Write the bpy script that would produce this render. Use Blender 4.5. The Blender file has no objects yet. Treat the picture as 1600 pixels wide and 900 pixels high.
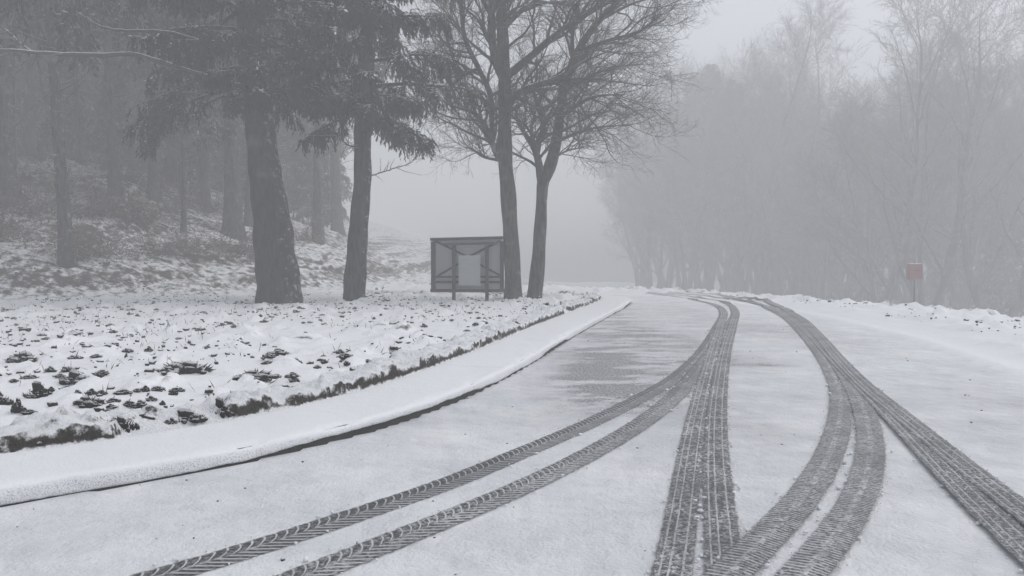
import bpy, math
import numpy as np

# ------------------------------------------------------------------ camera
FPX, CX, CY, HCAM, PITCH = 1200.0, 800.0, 450.0, 1.45, math.atan(50 / 1200)
scene = bpy.context.scene
COL = scene.collection
cam_data = bpy.data.cameras.new('camera')
cam_data.sensor_width = 36.0
cam_data.lens = 36.0 * FPX / 1600.0
cam_data.clip_end = 1000.0
cam = bpy.data.objects.new('camera', cam_data)
cam.location = (0, 0, HCAM)
cam.rotation_euler = (math.pi / 2 - PITCH, 0, 0)
COL.objects.link(cam)
scene.camera = cam

# ------------------------------------------------------------------ sky and sun (overcast, in cloud)
SUN_EL, SUN_ROT = math.radians(50), math.radians(80)
world = bpy.data.worlds.new('World')
scene.world = world
world.use_nodes = True
wt = world.node_tree
wt.nodes.clear()
w_out = wt.nodes.new('ShaderNodeOutputWorld')
w_bg = wt.nodes.new('ShaderNodeBackground')
w_sky = wt.nodes.new('ShaderNodeTexSky')
w_sky.sky_type = 'NISHITA'
w_sky.sun_disc = False
w_sky.sun_elevation = SUN_EL
w_sky.sun_rotation = SUN_ROT
w_sky.dust_density = 3.0
w_hsv = wt.nodes.new('ShaderNodeHueSaturation')       # an overcast sky has little blue left
w_hsv.inputs['Saturation'].default_value = 0.26
w_bg.inputs['Strength'].default_value = 0.15
wt.links.new(w_sky.outputs[0], w_hsv.inputs['Color'])
wt.links.new(w_hsv.outputs[0], w_bg.inputs['Color'])
wt.links.new(w_bg.outputs[0], w_out.inputs['Surface'])

sun_data = bpy.data.lights.new('sun', 'SUN')
sun_data.energy = 0.5
sun_data.angle = math.radians(60)
sun_data.color = (1.0, 0.97, 0.93)
sun = bpy.data.objects.new('sun', sun_data)
sun.rotation_euler = (math.pi / 2 - SUN_EL, 0, math.pi - SUN_ROT)
COL.objects.link(sun)

scene.view_settings.view_transform = 'Standard'
scene.view_settings.look = 'None'
scene.view_settings.gamma = 1.0
scene.view_settings.exposure = 0.38
FOG_DENSITY = 0.0118
scene.render.engine = 'CYCLES'
cy = scene.cycles
cy.max_bounces = 8
cy.diffuse_bounces = 3
cy.volume_bounces = 3
cy.transparent_max_bounces = 12
cy.use_denoising = True
cy.use_adaptive_sampling = True
cy.adaptive_threshold = 0.02
cy.use_fast_gi = False
cy.caustics_reflective = False
cy.caustics_refractive = False

# ------------------------------------------------------------------ small helpers
def lin(a, b, n): return np.linspace(a, b, n)
def smooth(a, b, x):
    t = np.clip((x - a) / (b - a), 0, 1)
    return t * t * (3 - 2 * t)
def norm(v): return v / np.maximum(np.linalg.norm(v, axis=-1, keepdims=True), 1e-9)

_cp, _sp = math.cos(PITCH), math.sin(PITCH)
def ray(px, py):
    u, v = (px - CX) / FPX, (CY - py) / FPX
    return np.array([u, _cp + v * _sp, -_sp + v * _cp])
def G(px, py, z=0.0):                       # the point of height z on the ground seen there
    r = ray(px, py)
    return np.array([0, 0, HCAM]) + r * ((z - HCAM) / r[2])
def D(px, py, depth):                       # the point at that many metres ahead
    r = ray(px, py)
    return np.array([0, 0, HCAM]) + r * (depth / r[1])

def vnoise(x, y, seed=0):
    xi, yi = np.floor(x).astype(np.int64), np.floor(y).astype(np.int64)
    xf, yf = x - xi, y - yi
    xf, yf = xf * xf * (3 - 2 * xf), yf * yf * (3 - 2 * yf)
    def h(a, b):
        n = (a * 374761393 + b * 668265263 + seed * 1442695041) & 0xffffffff
        n = ((n ^ (n >> 13)) * 1274126177) & 0xffffffff
        return ((n ^ (n >> 16)) & 0xffff) / 65535.0
    return (h(xi, yi) * (1 - xf) + h(xi + 1, yi) * xf) * (1 - yf) + (h(xi, yi + 1) * (1 - xf) + h(xi + 1, yi + 1) * xf) * yf
def fbm(x, y, seed=0, oct=4):
    s, a, t = 0, 1.0, 0
    for k in range(oct):
        s = s + a * vnoise(x * 2 ** k + 13.7 * k, y * 2 ** k - 7.1 * k, seed + k); t += a; a *= 0.5
    return s / t

def spline(P, per=24):
    P = np.asarray(P, float)
    Q = np.vstack([2 * P[0] - P[1], P, 2 * P[-1] - P[-2]])
    out = []
    for i in range(1, len(Q) - 2):
        t = np.linspace(0, 1, per, endpoint=False)[:, None]
        a, b, c, d = Q[i - 1], Q[i], Q[i + 1], Q[i + 2]
        out.append(0.5 * (2 * b + (c - a) * t + (2 * a - 5 * b + 4 * c - d) * t ** 2 + (3 * b - a - 3 * c + d) * t ** 3))
    out.append(P[-1:])
    return np.vstack(out)
def resample(P, ds):
    L = np.concatenate([[0], np.cumsum(np.linalg.norm(np.diff(P, axis=0), axis=1))])
    s = np.linspace(0, L[-1], max(2, int(L[-1] / ds) + 1))
    return np.stack([np.interp(s, L, P[:, k]) for k in range(P.shape[1])], 1), s
def relax(P, it):
    P = P.copy()
    for _ in range(it):
        P[1:-1] = 0.25 * P[:-2] + 0.5 * P[1:-1] + 0.25 * P[2:]
    return P

def poly_dist(X, Y, P):
    best = np.full(X.shape, 1e9)
    for a, b in zip(P[:-1], P[1:]):
        d = b - a
        t = np.clip(((X - a[0]) * d[0] + (Y - a[1]) * d[1]) / max(d @ d, 1e-12), 0, 1)
        best = np.minimum(best, np.hypot(X - a[0] - t * d[0], Y - a[1] - t * d[1]))
    return best
def inside(X, Y, P):
    r = np.zeros(X.shape, bool)
    for (x1, y1), (x2, y2) in zip(P, np.roll(P, -1, 0)):
        if y1 == y2: continue
        c = ((y1 > Y) != (y2 > Y)) & (X < (x2 - x1) * (Y - y1) / (y2 - y1) + x1)
        r ^= c
    return r

class MB:
    """Collects quads (given as index arrays) and builds one mesh object."""
    def __init__(self): self.v, self.f, self.m, self.s, self.n = [], [], [], [], 0
    def add(self, v, f, mat=0, smooth_=True):
        v = np.asarray(v, np.float32).reshape(-1, 3); f = np.asarray(f, np.int32).reshape(-1, 4)
        self.v.append(v); self.f.append(f + self.n); self.n += len(v)
        self.m.append(np.full(len(f), mat, np.int32)); self.s.append(np.full(len(f), smooth_, bool))
        return self
    def box(self, c, size, mat=0, rot=None):
        s = np.array([[x, y, z] for x in (-.5, .5) for y in (-.5, .5) for z in (-.5, .5)]) * np.asarray(size)
        if rot is not None: s = s @ np.asarray(rot).T
        return self.add(s + np.asarray(c), [[0, 1, 3, 2], [4, 6, 7, 5], [0, 4, 5, 1], [2, 3, 7, 6], [0, 2, 6, 4], [1, 5, 7, 3]], mat, False)
    def tubes(self, pts, rad, sides=3, mat=0, smooth_=True, bump=None):
        pts = np.asarray(pts, float); rad = np.asarray(rad, float)
        M, N = pts.shape[:2]
        if M == 0: return self
        t = norm(np.gradient(pts, axis=1))
        mean = norm(pts[:, -1] - pts[:, 0])
        ref = np.where(np.abs(mean[:, 2:3]) > 0.7, np.array([[1., 0, 0]]), np.array([[0., 0, 1]]))
        n1 = norm(np.cross(t, ref[:, None, :])); n2 = np.cross(t, n1)
        a = np.linspace(0, 2 * np.pi, sides, endpoint=False)
        r = rad[:, :, None]
        if bump is not None: r = r * bump(np.broadcast_to(a, (M, N, sides)), np.broadcast_to(np.arange(N)[None, :, None], (M, N, sides)))
        v = pts[:, :, None, :] + r[..., None] * (np.cos(a)[:, None] * n1[:, :, None, :] + np.sin(a)[:, None] * n2[:, :, None, :])
        i = np.arange(M)[:, None, None] * N * sides + np.arange(N - 1)[None, :, None] * sides
        j, k = np.arange(sides)[None, None, :], (np.arange(sides)[None, None, :] + 1) % sides
        f = np.stack([i + j, i + k, i + k + sides, i + j + sides], -1)
        return self.add(v.reshape(-1, 3), f.reshape(-1, 4), mat, smooth_)
    def leaves(self, base, d, side, length, width, mat=0):
        L, W = length[:, None], width[:, None]
        v = np.stack([base, base + d * L * .45 + side * W * .5, base + d * L, base + d * L * .45 - side * W * .5], 1)
        return self.add(v.reshape(-1, 3), np.arange(len(base) * 4).reshape(-1, 4), mat, False)
    def mesh(self, name, mats):
        v, f = np.vstack(self.v), np.vstack(self.f)
        me = bpy.data.meshes.new(name)
        me.vertices.add(len(v)); me.vertices.foreach_set('co', v.ravel())
        me.loops.add(f.size); me.loops.foreach_set('vertex_index', f.ravel())
        me.polygons.add(len(f))
        me.polygons.foreach_set('loop_start', np.arange(len(f), dtype=np.int32) * 4)
        me.polygons.foreach_set('material_index', np.concatenate(self.m))
        me.polygons.foreach_set('use_smooth', np.concatenate(self.s))
        for m in (mats if isinstance(mats, (list, tuple)) else [mats]): me.materials.append(m)
        me.update(calc_edges=True)
        return me
    def obj(self, name, mats, parent=None):
        return link(name, self.mesh(name, mats), parent)

def link(name, data, parent=None):
    o = bpy.data.objects.new(name, data)
    COL.objects.link(o)
    if parent: o.parent = parent
    return o
def tag(o, label=None, cat=None, group=None, kind=None):
    for k, v in (('label', label), ('category', cat), ('group', group), ('kind', kind)):
        if v: o[k] = v
    return o
def thing(name, label, cat, loc=(0, 0, 0), group=None, rz=0.0, sc=1.0):
    o = link(name, None)
    o.location = loc; o.rotation_euler = (0, 0, rz); o.scale = (sc, sc, sc)
    return tag(o, label, cat, group)
def copy_thing(src, loc, rz, sc, label, group):
    r = src.copy(); COL.objects.link(r)
    r.location = loc; r.rotation_euler = (0, 0, rz); r.scale = (sc, sc, sc)
    tag(r, label, None, group)
    for ch in list(src.children):
        c = ch.copy(); COL.objects.link(c); c.parent = r
    return r
def grid_faces(nr, nc):
    i = np.arange(nr - 1)[:, None] * nc + np.arange(nc - 1)[None, :]
    return np.stack([i, i + 1, i + nc + 1, i + nc], -1).reshape(-1, 4)

# ------------------------------------------------------------------ materials
class NT:
    def __init__(self, name):
        self.mat = bpy.data.materials.new(name); self.mat.use_nodes = True
        self.t = self.mat.node_tree; self.t.nodes.clear()
        self.out = self.t.nodes.new('ShaderNodeOutputMaterial')
    def n(self, typ, **kw):
        node = self.t.nodes.new(typ)
        for k, v in kw.items(): setattr(node, k, v)
        return node
    def put(self, sock, v):
        if v is None: return
        if hasattr(v, 'links'): self.t.links.new(v, sock)
        elif isinstance(v, (tuple, list)) and len(v) == 3 and sock.type == 'RGBA': sock.default_value = (*v, 1)
        else: sock.default_value = v
    def m(self, op, a, b=None, c=None):
        nd = self.n('ShaderNodeMath', operation=op)
        for s, v in zip(nd.inputs, (a, b, c)): self.put(s, v)
        return nd.outputs[0]
    def ss(self, a, b, x):                  # smoothstep
        nd = self.n('ShaderNodeMapRange', interpolation_type='SMOOTHSTEP')
        self.put(nd.inputs['Value'], x); self.put(nd.inputs['From Min'], a); self.put(nd.inputs['From Max'], b)
        return nd.outputs['Result']
    def noise(self, scale, vec=None, detail=4, rough=.55, dim='3D'):
        nd = self.n('ShaderNodeTexNoise', noise_dimensions=dim)
        nd.inputs['Scale'].default_value = scale; nd.inputs['Detail'].default_value = detail; nd.inputs['Roughness'].default_value = rough
        if vec is not None: self.put(nd.inputs['Vector'], vec)
        return nd.outputs['Fac']
    def pos(self): return self.n('ShaderNodeNewGeometry').outputs['Position']
    def objpos(self): return self.n('ShaderNodeTexCoord').outputs['Object']
    def nrm(self): return self.n('ShaderNodeNewGeometry').outputs['Normal']
    def sep(self, v):
        nd = self.n('ShaderNodeSeparateXYZ'); self.put(nd.inputs[0], v); return nd.outputs
    def comb(self, x, y, z):
        nd = self.n('ShaderNodeCombineXYZ')
        for s, v in zip(nd.inputs, (x, y, z)): self.put(s, v)
        return nd.outputs[0]
    def mix(self, f, a, b):
        nd = self.n('ShaderNodeMix', data_type='RGBA')
        self.put(nd.inputs[0], f); self.put(nd.inputs[6], a); self.put(nd.inputs[7], b)
        return nd.outputs[2]
    def bump(self, h, strength=.5, dist=.02):
        nd = self.n('ShaderNodeBump')
        nd.inputs['Strength'].default_value = strength; nd.inputs['Distance'].default_value = dist
        self.put(nd.inputs['Height'], h); return nd.outputs[0]
    def bsdf(self, col, rough=.8, normal=None, spec=.3):
        nd = self.n('ShaderNodeBsdfPrincipled')
        self.put(nd.inputs['Base Color'], col); self.put(nd.inputs['Roughness'], rough)
        nd.inputs['Specular IOR Level'].default_value = spec
        if normal is not None: self.put(nd.inputs['Normal'], normal)
        return nd.outputs[0]
    def done(self, sh): self.t.links.new(sh, self.out.inputs['Surface']); return self.mat

SNOW = (.76, .775, .80)
def m_snow(name='snow', col=SNOW):
    n = NT(name); p = n.pos()
    c = n.mix(n.noise(2.2, p, 5), tuple(x * .93 for x in col), tuple(min(.9, x * 1.05) for x in col))
    h = n.m('ADD', n.m('MULTIPLY', n.noise(9, p, 4), .6), n.m('MULTIPLY', n.noise(60, p, 3), .25))
    return n.done(n.bsdf(c, .75, n.bump(h, .5, .03), .25))

def m_snowy(name, col_a, col_b, nscale, lo, hi, namp=.5, bscale=20, bstr=.6, snow=SNOW, rough=.85, dust=None):
    """A dark stuff that carries snow wherever it faces up."""
    n = NT(name); p = n.pos(); q = n.objpos()
    base = n.mix(n.noise(nscale, q, 5), col_a, col_b)
    nz = n.sep(n.nrm())
    k = n.m('ADD', nz[2], n.m('MULTIPLY', n.m('SUBTRACT', n.noise(nscale * 1.7, q, 5, .65), .5), namp * 2))
    f = n.ss(lo, hi, k)
    if dust is not None:                    # snow blown against one side
        d = n.m('ADD', n.m('MULTIPLY', nz[0], dust), n.m('MULTIPLY', n.noise(7, q, 6, .7), 1.0))
        f = n.m('MAXIMUM', f, n.m('MULTIPLY', n.ss(.62, .95, d), .75))
    c = n.mix(f, base, snow)
    return n.done(n.bsdf(c, rough, n.bump(n.noise(bscale, q, 5, .6), bstr, .03), .2))

def m_bark(name, a, b, dust=.18, lo=.62, hi=.85):
    n = NT(name); q = n.objpos(); s = n.sep(q)
    v = n.comb(n.m('MULTIPLY', s[0], 9.0), n.m('MULTIPLY', s[1], 9.0), n.m('MULTIPLY', s[2], 1.6))
    r = n.noise(1.6, v, 6, .65)
    base = n.mix(n.ss(.3, .7, r), a, b)
    base = n.mix(n.ss(.56, .7, n.noise(1.3, q, 5)), base, tuple(x * 1.6 + .01 for x in b))   # lichen
    nz = n.sep(n.nrm())
    f = n.ss(lo, hi, n.m('ADD', nz[2], n.m('MULTIPLY', n.m('SUBTRACT', n.noise(5, q, 5), .5), .6)))
    d = n.m('ADD', n.m('MULTIPLY', nz[0], dust), n.noise(6, q, 6, .75))
    f = n.m('MAXIMUM', f, n.m('MULTIPLY', n.ss(.66, .9, d), .7))
    return n.done(n.bsdf(n.mix(f, base, SNOW), .9, n.bump(r, .9, .05), .2))

def m_road():
    n = NT('road_snow'); p = n.pos(); s = n.sep(p)
    st = n.comb(n.m('MULTIPLY', s[0], .55), s[1], 0.0)
    warp = n.noise(.55, st, 6, .6)
    thin = n.ss(.52, .78, warp)
    def spot(x, y, rx, ry):
        a = n.m('POWER', n.m('DIVIDE', n.m('SUBTRACT', s[0], x), rx), 2.0)
        b = n.m('POWER', n.m('DIVIDE', n.m('SUBTRACT', s[1], y), ry), 2.0)
        return n.m('EXPONENT', n.m('MULTIPLY', n.m('ADD', a, b), -1.0))
    sp = None
    for (x, y, rx, ry, k) in ((1.4, 10.2, 1.0, 3.0, 1.1), (.9, 8.0, .7, 1.5, .9), (2.3, 14.5, 1.0, 4.5, .9), (4.3, 15.5, 1.1, 2.2, .5), (3.5, 7.0, .7, 1.2, .3),
                              (2.0, 5.2, .35, .8, .45), (.9, 4.0, .9, .5, .25), (5.0, 7.5, .9, 1.6, .5), (2.6, 20, 1.2, 3, .5), (5.4, 14, .8, 2.5, .6), (3.2, 11.5, .5, 2.0, .5), (-.6, 6.6, .8, .7, .3), (4.6, 20, .7, 3, .5), (2.1, 6.6, .35, 1.0, .4)):
        q = n.m('MULTIPLY', spot(x, y, rx, ry), k)
        sp = q if sp is None else n.m('ADD', sp, q)
    thin = n.m('MINIMUM', n.m('ADD', n.m('ADD', n.m('MULTIPLY', thin, .75), n.m('MULTIPLY', n.ss(.46, .75, n.noise(2.6, p, 6, .7)), .35)), n.m('MULTIPLY', sp, n.ss(.25, .6, n.noise(1.4, st, 6, .65)))), 1.0)
    grit = n.noise(34, p, 4, .7)
    speck = n.ss(n.m('SUBTRACT', .82, n.m('MULTIPLY', thin, .42)), n.m('SUBTRACT', .95, n.m('MULTIPLY', thin, .36)), grit)
    base = n.mix(n.ss(.25, .75, n.noise(1.1, p, 6, .7)), (.60, .615, .65), (.79, .80, .82))
    base = n.mix(n.m('MULTIPLY', thin, .55), base, (.27, .275, .29))
    c = n.mix(n.m('MULTIPLY', speck, .85), base, (.13, .13, .135))
    h = n.m('ADD', n.m('ADD', n.m('MULTIPLY', n.noise(1.8, p, 3, .5), 2.2), n.m('MULTIPLY', n.noise(7, p, 5, .6), 1.0)), n.m('MULTIPLY', n.noise(45, p, 4, .6), .4))
    return n.done(n.bsdf(c, .7, n.bump(h, .8, .04), .3))

def m_track(name, kind, dark=.10, cover=.35):
    dark *= .58
    n = NT(name)
    uv = n.n('ShaderNodeUVMap').outputs[0]; s = n.sep(uv); p = n.pos()
    wob = n.m('SUBTRACT', n.noise(7, p, 6, .7), .5)
    u = n.m('ADD', s[0], n.m('MULTIPLY', wob, .028 if kind == 'lug' else .045)); v = n.m('ADD', s[1], n.m('MULTIPLY', wob, .05))
    def stripe(phase, w, soft=.12):         # 1 on a snow line
        f = n.m('ABSOLUTE', n.m('SUBTRACT', n.m('FRACT', phase), .5))
        return n.m('SUBTRACT', 1.0, n.ss(w - soft, w + soft, f))
    def band(c, w):
        return n.m('SUBTRACT', 1.0, n.ss(w * .5, w, n.m('ABSOLUTE', n.m('SUBTRACT', v, c))))
    if kind == 'lug':
        va = n.m('DIVIDE', v, .5)
        pa = n.m('DIVIDE', n.m('ADD', u, n.m('MULTIPLY', n.m('POWER', va, 2.0), .10)), .068)
        pb = n.m('DIVIDE', n.m('SUBTRACT', u, n.m('MULTIPLY', v, .22)), .056)
        half = n.ss(.44, .52, v)
        lines = n.m('ADD', n.m('MULTIPLY', stripe(pa, .10, .06), n.m('SUBTRACT', 1.0, half)), n.m('MULTIPLY', stripe(pb, .17, .09), half))
        ln = n.m('MULTIPLY', band(.47, .06), n.ss(.4, .6, n.noise(22, p, 3)))
        lines = n.m('MAXIMUM', lines, n.m('MULTIPLY', ln, .7))
    elif kind == 'sipe':
        pa = n.m('DIVIDE', n.m('SUBTRACT', u, n.m('MULTIPLY', v, .05)), .036)
        pb = n.m('DIVIDE', n.m('ADD', u, n.m('MULTIPLY', v, .07)), .030)
        half = n.ss(.45, .55, v)
        lines = n.m('ADD', n.m('MULTIPLY', stripe(pa, .2, .14), n.m('SUBTRACT', 1.0, half)), n.m('MULTIPLY', stripe(pb, .2, .14), half))
        ln = n.m('MULTIPLY', band(.5, .12), n.ss(.35, .65, n.noise(30, p, 4)))
        lines = n.m('MAXIMUM', lines, ln)
    else:
        lines = n.m('MULTIPLY', stripe(n.m('DIVIDE', n.m('ADD', u, n.m('MULTIPLY', v, .04)), .026), .16, .16), n.ss(.3, .7, n.noise(16, p, 4, .7)))
        edge = n.m('GREATER_THAN', n.m('ABSOLUTE', n.m('SUBTRACT', v, .5)), .3)
        lines = n.m('MULTIPLY', lines, n.m('ADD', .45, n.m('MULTIPLY', edge, .4)))
        for c in (.22, .42, .72):
            lines = n.m('MAXIMUM', lines, n.m('MULTIPLY', band(c, .035), .9))
    patch = n.ss(.44, .62, n.noise(38, p, 6, .75))
    brk = n.ss(.28, .56, n.noise(24, p, 5, .75))
    lines = n.m('MULTIPLY', lines, n.m('ADD', .7, n.m('MULTIPLY', brk, .3)) if kind == 'lug' else brk)
    big = n.ss(.3, .72, n.noise(1.6, p, 5, .65))
    snowf = n.m('MAXIMUM', n.m('MULTIPLY', lines, n.m('ADD', .55, n.m('MULTIPLY', big, .4))), n.m('MULTIPLY', patch, n.m('ADD', cover * .7, n.m('MULTIPLY', big, cover * 1.2))))
    wet = n.mix(n.noise(70, p, 3), (dark * .6,) * 3, (dark * 1.25, dark * 1.25, dark * 1.3))
    c = n.mix(snowf, wet, (.66, .68, .71))
    sh = n.bsdf(c, .6, n.bump(n.m('ADD', snowf, n.m('MULTIPLY', n.noise(90, p, 2), .2)), .6, .012), .35)
    e = n.m('SUBTRACT', .5, n.m('ABSOLUTE', n.m('SUBTRACT', s[1], .5)))
    a = n.ss(.01, .12, n.m('ADD', e, n.m('MULTIPLY', n.m('SUBTRACT', n.noise(22, p, 6, .75), .5), .26)))
    a = n.m('MULTIPLY', a, n.m('SUBTRACT', 1.0, n.m('MULTIPLY', n.ss(22.5, 27.0, n.sep(p)[1]), .8)))   # fresh snow has filled them past the bend
    mx = n.n('ShaderNodeMixShader'); n.put(mx.inputs[0], a)
    n.t.links.new(n.n('ShaderNodeBsdfTransparent').outputs[0], mx.inputs[1]); n.t.links.new(sh, mx.inputs[2])
    return n.done(mx.outputs[0])

def m_plain(name, a, b, scale=8, rough=.8, bstr=.3):
    n = NT(name); q = n.objpos()
    f = n.noise(scale, q, 5, .6)
    return n.done(n.bsdf(n.mix(f, a, b), rough, n.bump(f, bstr, .01), .3))

M = dict(
    snow=m_snow(), road=m_road(),
    lawn=m_snowy('lawn_snow', (.035, .028, .022), (.07, .058, .045), 6, .72, .86, .10, 12, .5),
    bank=m_snowy('bank_snow', (.05, .042, .035), (.10, .085, .07), 2.2, .80, 1.02, .44, 10, .8),
    soil=m_snowy('soil', (.014, .011, .010), (.045, .036, .028), 9, .46, .72, .50, 40, 1.0),
    kerb=m_plain('kerb_concrete', (.02, .02, .02), (.06, .058, .056), 30, .85, .6),
    blade=m_plain('dry_grass', (.05, .045, .03), (.11, .095, .06), 3),
    bark_dark=m_bark('conifer_bark', (.004, .004, .004), (.055, .050, .047), .17),
    bark_grey=m_bark('grey_bark', (.012, .012, .011), (.10, .095, .088), .14),
    twig=m_snowy('bare_twig', (.045, .04, .036), (.075, .068, .06), 3, .75, 1.0, .15, 30, .3),
    frost=m_snowy('frosted_twig', (.13, .125, .12), (.24, .235, .23), 2, .7, 1.0, .3, 30, .3),
    needle=m_snowy('needles', (.007, .011, .009), (.022, .030, .023), 1.6, .72, .98, .62, 30, .2),
    bramble=m_snowy('bramble', (.09, .06, .05), (.16, .115, .095), 4, .8, 1.0, .2, 30, .3),
    wood=m_snowy('weathered_wood', (.025, .024, .022), (.065, .06, .055), 7, .9, .97, .1, 40, .3),
    panel=m_plain('board_panel', (.22, .225, .24), (.29, .295, .31), 3, .6, .1),
    paper=m_plain('notice_paper', (.30, .31, .31), (.36, .37, .37), 5, .6, .05),
    ink=m_plain('notice_print', (.35, .36, .36), (.42, .42, .42), 20, .7, .05),
    red=m_plain('red_paint', (.25, .10, .10), (.30, .13, .13), 12, .5, .1),
    steel=m_plain('dark_steel', (.04, .04, .042), (.08, .08, .085), 12, .5, .1),
)

def m_kerb_snow():
    n = NT('kerb_snow'); p = n.pos(); z = n.sep(p)[2]
    c = n.mix(n.noise(2.2, p, 5), tuple(x * .95 for x in SNOW), tuple(x * 1.03 for x in SNOW))
    thin = n.ss(.134, .075, z)                      # snow thins out over the rounded lip
    sp = n.ss(.50, .66, n.m('ADD', n.noise(110, p, 5, .75), n.m('MULTIPLY', n.m('SUBTRACT', thin, .95), .30)))
    c = n.mix(n.m('MULTIPLY', sp, n.ss(.1, .6, thin)), c, (.34, .34, .34))
    h = n.m('ADD', n.m('MULTIPLY', n.noise(9, p, 4), .6), n.m('MULTIPLY', n.noise(60, p, 3), .4))
    return n.done(n.bsdf(c, .75, n.bump(h, .5, .03), .25))
M['kerb_snow'] = m_kerb_snow()

# ------------------------------------------------------------------ ground plan (metres; camera at 0,0 looking along +y)
kerb_px = [(0, 790), (200, 756), (330, 735), (470, 702), (600, 668), (700, 632), (780, 595), (850, 555), (900, 523), (950, 495), (980, 478)]
KP = [G(*p)[:2] for p in kerb_px]
d0 = norm(KP[1] - KP[0])
KP = [KP[0] - d0 * 9, KP[0] - d0 * 4] + KP + [np.array(q) for q in ((3.75, 24.6), (3.2, 26.0), (1.6, 27.1), (-1, 27.6), (-5, 27.8))]
KERB, KS = resample(relax(resample(relax(resample(spline(KP), .25)[0], 3), .03)[0], 160), .03)
KW = .86                                                     # width of the paved edge
tan = norm(np.gradient(KERB, axis=0)); KN = np.stack([-tan[:, 1], tan[:, 0]], 1)   # to the lawn side
K_C = KERB[::12]
LAWN = np.vstack([K_C, [(-8, 60), (-130, 60), (-130, -60), (-40, -60)]])
R_LINE = np.array([(4.9, -60), (5.3, 0), (5.7, 5), (6.04, 9.06), (6.9, 13.4), (7.2, 18), (7.0, 21.5), (6.2, 24.8), (4.6, 27.4), (2, 29.4), (-3, 31), (-20, 33)])
E_LINE = np.array([(12.5, -60), (11.2, 0), (10.7, 9), (10.5, 13), (10.2, 19.2), (9.2, 22), (8.4, 25), (7.0, 27.5), (5.2, 29.6), (3, 31.6), (-1, 33.2), (-5, 35), (-5, 180)])
HILL = np.array([(-130, -10), (-40, 8), (-30, 13.5), (-20, 19), (-14, 21.6), (-9.5, 25.5), (-6.5, 29.5), (-5, 36), (-4, 60), (-4, 180), (-130, 180)])
R_POLY = np.vstack([R_LINE, [(-130, 33), (-130, -60)]])
E_POLY = np.vstack([E_LINE, [(-130, 180), (-130, -60)]])

def height(X, Y):
    dk = poly_dist(X, Y, K_C); lawn = inside(X, Y, LAWN)
    dl = np.where(lawn, dk, 0)
    # lawn, rising from behind the paved edge
    bumps = (fbm(X * 1.1, Y * 1.1, 3, 4) - .5) * .09 + (fbm(X * 5, Y * 5, 9, 3) - .5) * .055
    bumps = bumps + np.maximum(0, fbm(X * 2.6, Y * 2.6, 21, 4) - .60) * .55
    hl = -.06 + smooth(KW + .02, KW + .45, dl) * (.225 + bumps)
    z = np.where(lawn, hl, 0.0)
    # the verge beyond the right-hand edge of the road
    out = ~inside(X, Y, R_POLY); dr = np.where(out & ~lawn, poly_dist(X, Y, R_LINE), 0)
    vb = (fbm(X * 1.6, Y * 1.6, 31, 4) - .5) * .16 + np.maximum(0, fbm(X * 3.3, Y * 3.3, 37, 4) - .55) * .5
    z = z + smooth(0, 2.2, dr) * (.17 + vb) + smooth(0, .12, dr) * (1 - smooth(.15, .5, dr)) * .035
    # the slope falling away behind it
    oe = ~inside(X, Y, E_POLY); de = np.where(oe, poly_dist(X, Y, E_LINE), 0)
    z = z - np.minimum(4.5, .10 * de + .42 * np.maximum(0, de - .8)) + smooth(0, 3, de) * (fbm(X * .5, Y * .5, 41, 4) - .5) * .9
    # the wooded hill on the left
    ih = inside(X, Y, HILL); dh = np.where(ih, poly_dist(X, Y, HILL[:-1]), 0)
    z = z + np.minimum(6.0, .38 * dh) * smooth(0, 2.5, dh) + smooth(0, 3, dh) * (fbm(X * .45, Y * .45, 51, 5) - .5) * .9
    return z
def hz(x, y): return float(height(np.array([float(x)]), np.array([float(y)]))[0])

def steps(*segs):
    out = []
    for a, b, s in segs: out.append(np.arange(a, b, s))
    out.append([segs[-1][1]])
    return np.concatenate(out)
xs = steps((-120, -30, 6), (-30, -12, .5), (-12, 5.5, .075), (5.5, 12.5, .11), (12.5, 30, .8), (30, 120, 6))
ys = steps((-60, -6, 6), (-6, 3, .5), (3, 14, .07), (14, 34, .16), (34, 52, .8), (52, 172, 6))
X, Y = np.meshgrid(xs, ys)
Z = height(X, Y)
V = np.stack([X, Y, Z], -1).reshape(-1, 3)
F = grid_faces(len(ys), len(xs))
c = V[F].mean(1)
in_lawn = inside(c[:, 0], c[:, 1], LAWN)
in_road = ~in_lawn & inside(c[:, 0], c[:, 1], R_POLY)
far_slope = ~in_lawn & ~inside(c[:, 0], c[:, 1], E_POLY)
def sub(name, mask, mat):
    f = F[mask]; u, inv = np.unique(f, return_inverse=True)
    o = MB().add(V[u], inv.reshape(-1, 4)).obj(name, mat)
    return tag(o, kind='structure')
in_hill = inside(c[:, 0], c[:, 1], HILL)
road = sub('road', in_road, M['road'])
sub('lawn', in_lawn & ~in_hill, M['lawn'])
sub('verge', ~in_lawn & ~in_road & ~far_slope & ~in_hill, M['lawn'])
sub('hillside', (in_hill | far_slope), M['bank'])

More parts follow.
